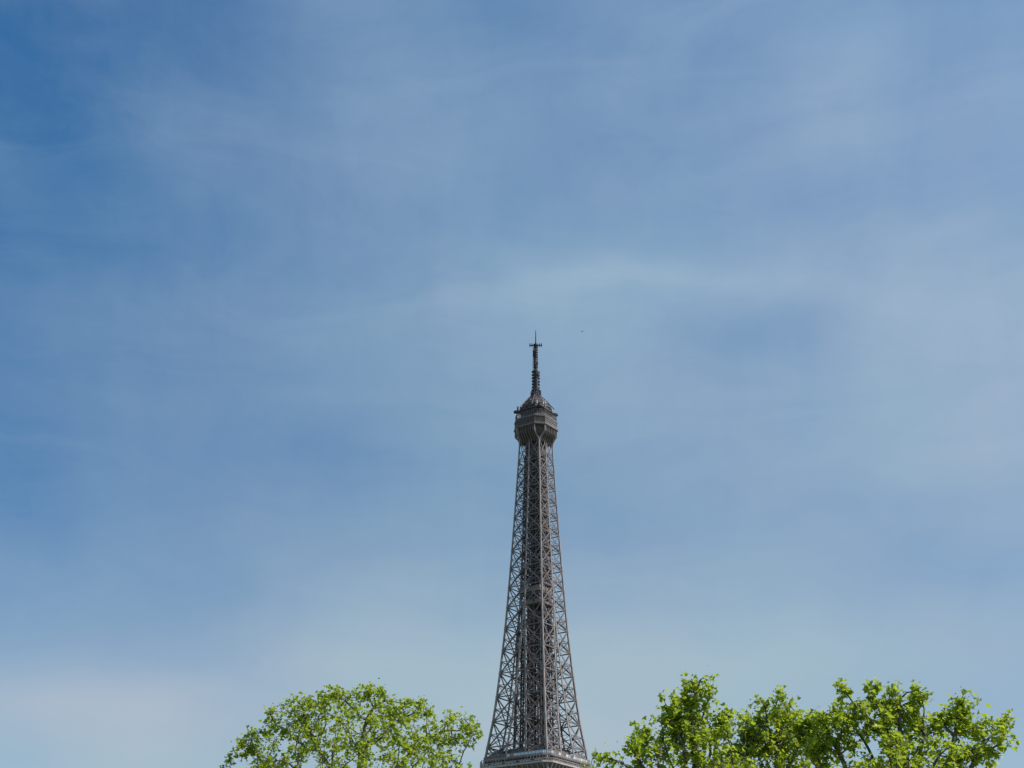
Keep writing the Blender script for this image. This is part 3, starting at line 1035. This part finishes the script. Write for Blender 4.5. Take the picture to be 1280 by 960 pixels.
def tree(name, label, base, fork_h, trunk_r, lobes, n_att, leaf, per, mat, seed, hollow=0.0, up=0.25, group='plane trees below the tower', low_share=0.35, spread=0.13):
    """lobes: (centre, rx, ry, rz, weight) in world metres; branches grow towards points spread through them"""
    rnd = random.Random(seed)
    rng = np.random.default_rng(seed)
    base = Vector(base)
    root = empty(name, base)
    tag(root, label, 'tree', group)
    wts = [l[4] for l in lobes]
    att = []
    tries = 0
    while len(att) < n_att and tries < n_att * 40:
        tries += 1
        c, rx, ry, rz, _ = rnd.choices(lobes, wts)[0]
        d = Vector((rnd.gauss(0, 1), rnd.gauss(0, 1), rnd.gauss(0, 1))).normalized()
        rad = rnd.random() ** (1 / 3)
        if hollow and rad < hollow and rnd.random() < 0.8:
            continue
        nz_ = noise.noise(Vector((d.x * 2.3 + seed, d.y * 2.3, d.z * 2.3)))
        k = 1.0 + 0.13 * nz_
        p = Vector((c.x + d.x * rx * rad * k, c.y + d.y * ry * rad * k, c.z + d.z * rz * rad * k))
        if p.z < c.z - rz * 0.25 and rx > 2 and rnd.random() > low_share:
            continue
        # clumps and gaps
        cl = noise.noise(p * 0.9 + Vector((seed, 0, 0))) + 0.6 * noise.noise(p * 2.1)
        if cl < -0.16 and rnd.random() < 0.88:
            continue
        att.append(p)
    # trunk
    nodes = [base.copy()]
    par = [-1]
    lean = Vector((rnd.uniform(-0.03, 0.03), rnd.uniform(-0.03, 0.03), 1))
    step = 0.32
    while nodes[-1].z < base.z + fork_h:
        j = Vector((rnd.gauss(0, 0.02), rnd.gauss(0, 0.02), 0))
        nodes.append(nodes[-1] + (lean + j) * step)
        par.append(len(nodes) - 2)
    active = list(range(len(att)))
    di = 99.0
    for it in range(120):
        if not active:
            break
        kd = kdtree.KDTree(len(nodes))
        for i, q in enumerate(nodes):
            kd.insert(q, i)
        kd.balance()
        pull = {}
        keep = []
        for ai in active:
            co, i, d = kd.find(att[ai])
            if d < 0.42:
                continue
            keep.append(ai)
            if d < di:
                pull.setdefault(i, Vector((0, 0, 0)))
                pull[i] += (att[ai] - co).normalized()
        active = keep
        grown = 0
        for i, s in pull.items():
            if s.length < 1e-4:
                continue
            d = (s.normalized() + Vector((0, 0, up)) + Vector((rnd.gauss(0, 0.1), rnd.gauss(0, 0.1), rnd.gauss(0, 0.1)))).normalized()
            nodes.append(nodes[i] + d * step)
            par.append(i)
            grown += 1
        if not grown:
            break
        di = 4.5
        if it < 4:
            di = 99
    # last twigs: to each attractor
    kd = kdtree.KDTree(len(nodes))
    for i, q in enumerate(nodes):
        kd.insert(q, i)
    kd.balance()
    n_main = len(nodes)
    for p in att:
        co, i, d = kd.find(p)
        nodes.append(p)
        par.append(i)
    n = len(nodes)
    w = np.zeros(n)
    has = np.zeros(n, bool)
    for i in range(n - 1, 0, -1):
        if not has[i]:
            w[i] = 1.0
        has[par[i]] = True
        w[par[i]] += w[i]
    r = 0.007 * w ** 0.47
    r *= trunk_r / r[1]
    r = np.maximum(r, 0.0065)
    for i in range(min(14, n)):
        pass
    trunk_b, twig_b = MB(), MB()
    for i in range(1, n):
        p = par[i]
        a, b = nodes[p], nodes[i]
        ra, rb = (r[p] if p > 0 else r[1] * 1.35), r[i]
        ra = min(ra, rb * 1.6)
        ax = b - a
        if ax.length < 1e-4:
            continue
        ax.normalize()
        s = ax.orthogonal().normalized()
        t = ax.cross(s)
        big = rb > 0.035
        k = 10 if rb > 0.12 else (6 if big else 3)
        mbk = trunk_b
        e = ax * (ra * 0.3 if big else 0)
        mbk.ring([[a - e + (s * math.cos(q * 2 * PI / k) + t * math.sin(q * 2 * PI / k)) * ra for q in range(k)],
                  [b + e + (s * math.cos(q * 2 * PI / k) + t * math.sin(q * 2 * PI / k)) * rb for q in range(k)]])
    for mbk in (trunk_b,):
        mbk.v = [(x - base.x, y - base.y, z - base.z) for x, y, z in mbk.v]
    trunk_b.build('trunk', M_BARK, root, smooth=True)
    # leaves round the twig ends, along twigs
    ends = np.array([tuple(p - base) for p in att])
    cnt = rng.poisson(per, len(ends))
    pts = np.repeat(ends, cnt, axis=0)
    off = rng.normal(0, 1, pts.shape)
    off *= spread * rng.uniform(0.4, 1.0, (len(pts), 1))
    off[:, 2] *= 1.25
    pts = pts + off
    leaves_object('crown', pts, leaf, mat, root, seed, base)
    print(name, 'attractors', len(att), 'nodes', len(nodes), 'leaves', len(pts))
    return root


def lobe(px, py, dist, wpx, hpx, depth=None, off=0.0, wt=None):
    c = at(px, py, dist)
    s = (c - EYE)
    k = F_PX / (CAM_ROT.inverted() @ s).z * -1
    rx, rz = wpx / k, hpx / k
    ry = rx * 0.74 if depth is None else depth
    c.y += off
    v = (rx * ry * rz) ** 0.78
    return (c, rx, ry, rz, v if wt is None else v * wt)


# left tree: a broad dome with many fine branches
D1 = 66.0
L1 = [lobe(440, 1010, D1, 156, 146, None, 0, 1.0)]
for px, py, a, b in ((385, 886, 34, 18), (352, 900, 26, 18), (425, 872, 30, 13), (468, 872, 28, 13), (508, 886, 34, 14),
                     (560, 910, 30, 20), (583, 918, 16, 20), (318, 925, 22, 16), (298, 940, 16, 16), (286, 957, 14, 14), (410, 868, 16, 9), (448, 866, 10, 9)):
    L1.append(lobe(px, py, D1, a, b, None, random.uniform(-0.6, 0.6), 1.3))
c1 = at(440, 1010, D1)
for _l in L1:
    _l[0].x += 0.14
    _l[0].z -= 0.06
tree('plane_tree', 'rounded green plane tree with fanned branches left of the iron tower', (c1.x, D1, 0), 9.3, 0.30, L1, 1650, 0.15, 10.5, M_LEAF[0], 3, hollow=0.66, up=0.04)

# right trees
D2 = 50.0
L2 = [lobe(868, 1000, D2, 92, 96, None, 0, 1.0)]
for px, py, a, b in ((862, 870, 14, 25), (873, 856, 7, 12), (888, 864, 14, 20), (835, 892, 15, 20), (818, 888, 14, 14), (905, 896, 20, 16), (930, 905, 14, 12), (868, 905, 44, 28),
                     (806, 915, 14, 16), (800, 938, 24, 18), (780, 955, 22, 14), (756, 958, 14, 12), (742, 955, 12, 12)):
    L2.append(lobe(px, py, D2, a, b, None, random.uniform(-0.8, 0.8), 1.5))
c2 = at(868, 1000, D2)
tree('plane_tree', 'bright green plane tree just right of the iron tower, with two leafy peaks', (c2.x, D2, 0), 6.5, 0.24, L2, 640, 0.16, 10, M_LEAF[1], 8, hollow=0.2, up=0.35)

D3 = 53.0
L3 = [lobe(975, 1000, D3, 72, 92, None, 0, 1.0)]
for px, py, a, b in ((968, 884, 11, 24), (950, 890, 14, 16), (990, 890, 16, 16), (1003, 905, 18, 16), (970, 915, 46, 26), (942, 925, 18, 18), (926, 925, 20, 18), (925, 948, 24, 16), (1012, 925, 18, 18), (1015, 905, 14, 12)):
    L3.append(lobe(px, py, D3, a, b, None, random.uniform(-0.8, 0.8), 1.5))
c3 = at(972, 1000, D3)
tree('plane_tree', 'narrow middle plane tree with the lowest crown right of the tower', (c3.x, D3, 0), 6.5, 0.22, L3, 600, 0.155, 10.5, M_LEAF[0], 15, hollow=0.2, up=0.35)

D4 = 49.0
L4 = [lobe(1125, 1000, D4, 104, 100, None, 0, 1.0)]
for px, py, a, b in ((1051, 874, 8, 26), (1056, 895, 16, 22), (1093, 872, 12, 20), (1112, 870, 10, 14), (1120, 885, 30, 20), (1148, 874, 14, 14), (1085, 900, 30, 22),
                     (1160, 900, 22, 16), (1205, 885, 14, 28), (1213, 868, 6, 16), (1190, 905, 24, 18), (1225, 915, 22, 16), (1245, 908, 10, 16), (1256, 900, 6, 12),
                     (1215, 945, 30, 12), (1236, 950, 12, 8), (1022, 900, 10, 14), (1022, 925, 18, 20), (1030, 940, 24, 16), (1040, 915, 18, 16), (1254, 902, 10, 14), (1246, 925, 14, 14), (1028, 900, 14, 12)):
    L4.append(lobe(px, py, D4, a, b, None, random.uniform(-0.8, 0.8), 1.5))
c4 = at(1130, 1000, D4)
tree('plane_tree', 'wide bright green plane tree at the right edge of the picture', (c4.x, D4, 0), 6.2, 0.27, L4, 950, 0.16, 10, M_LEAF[1], 22, hollow=0.2, up=0.35)
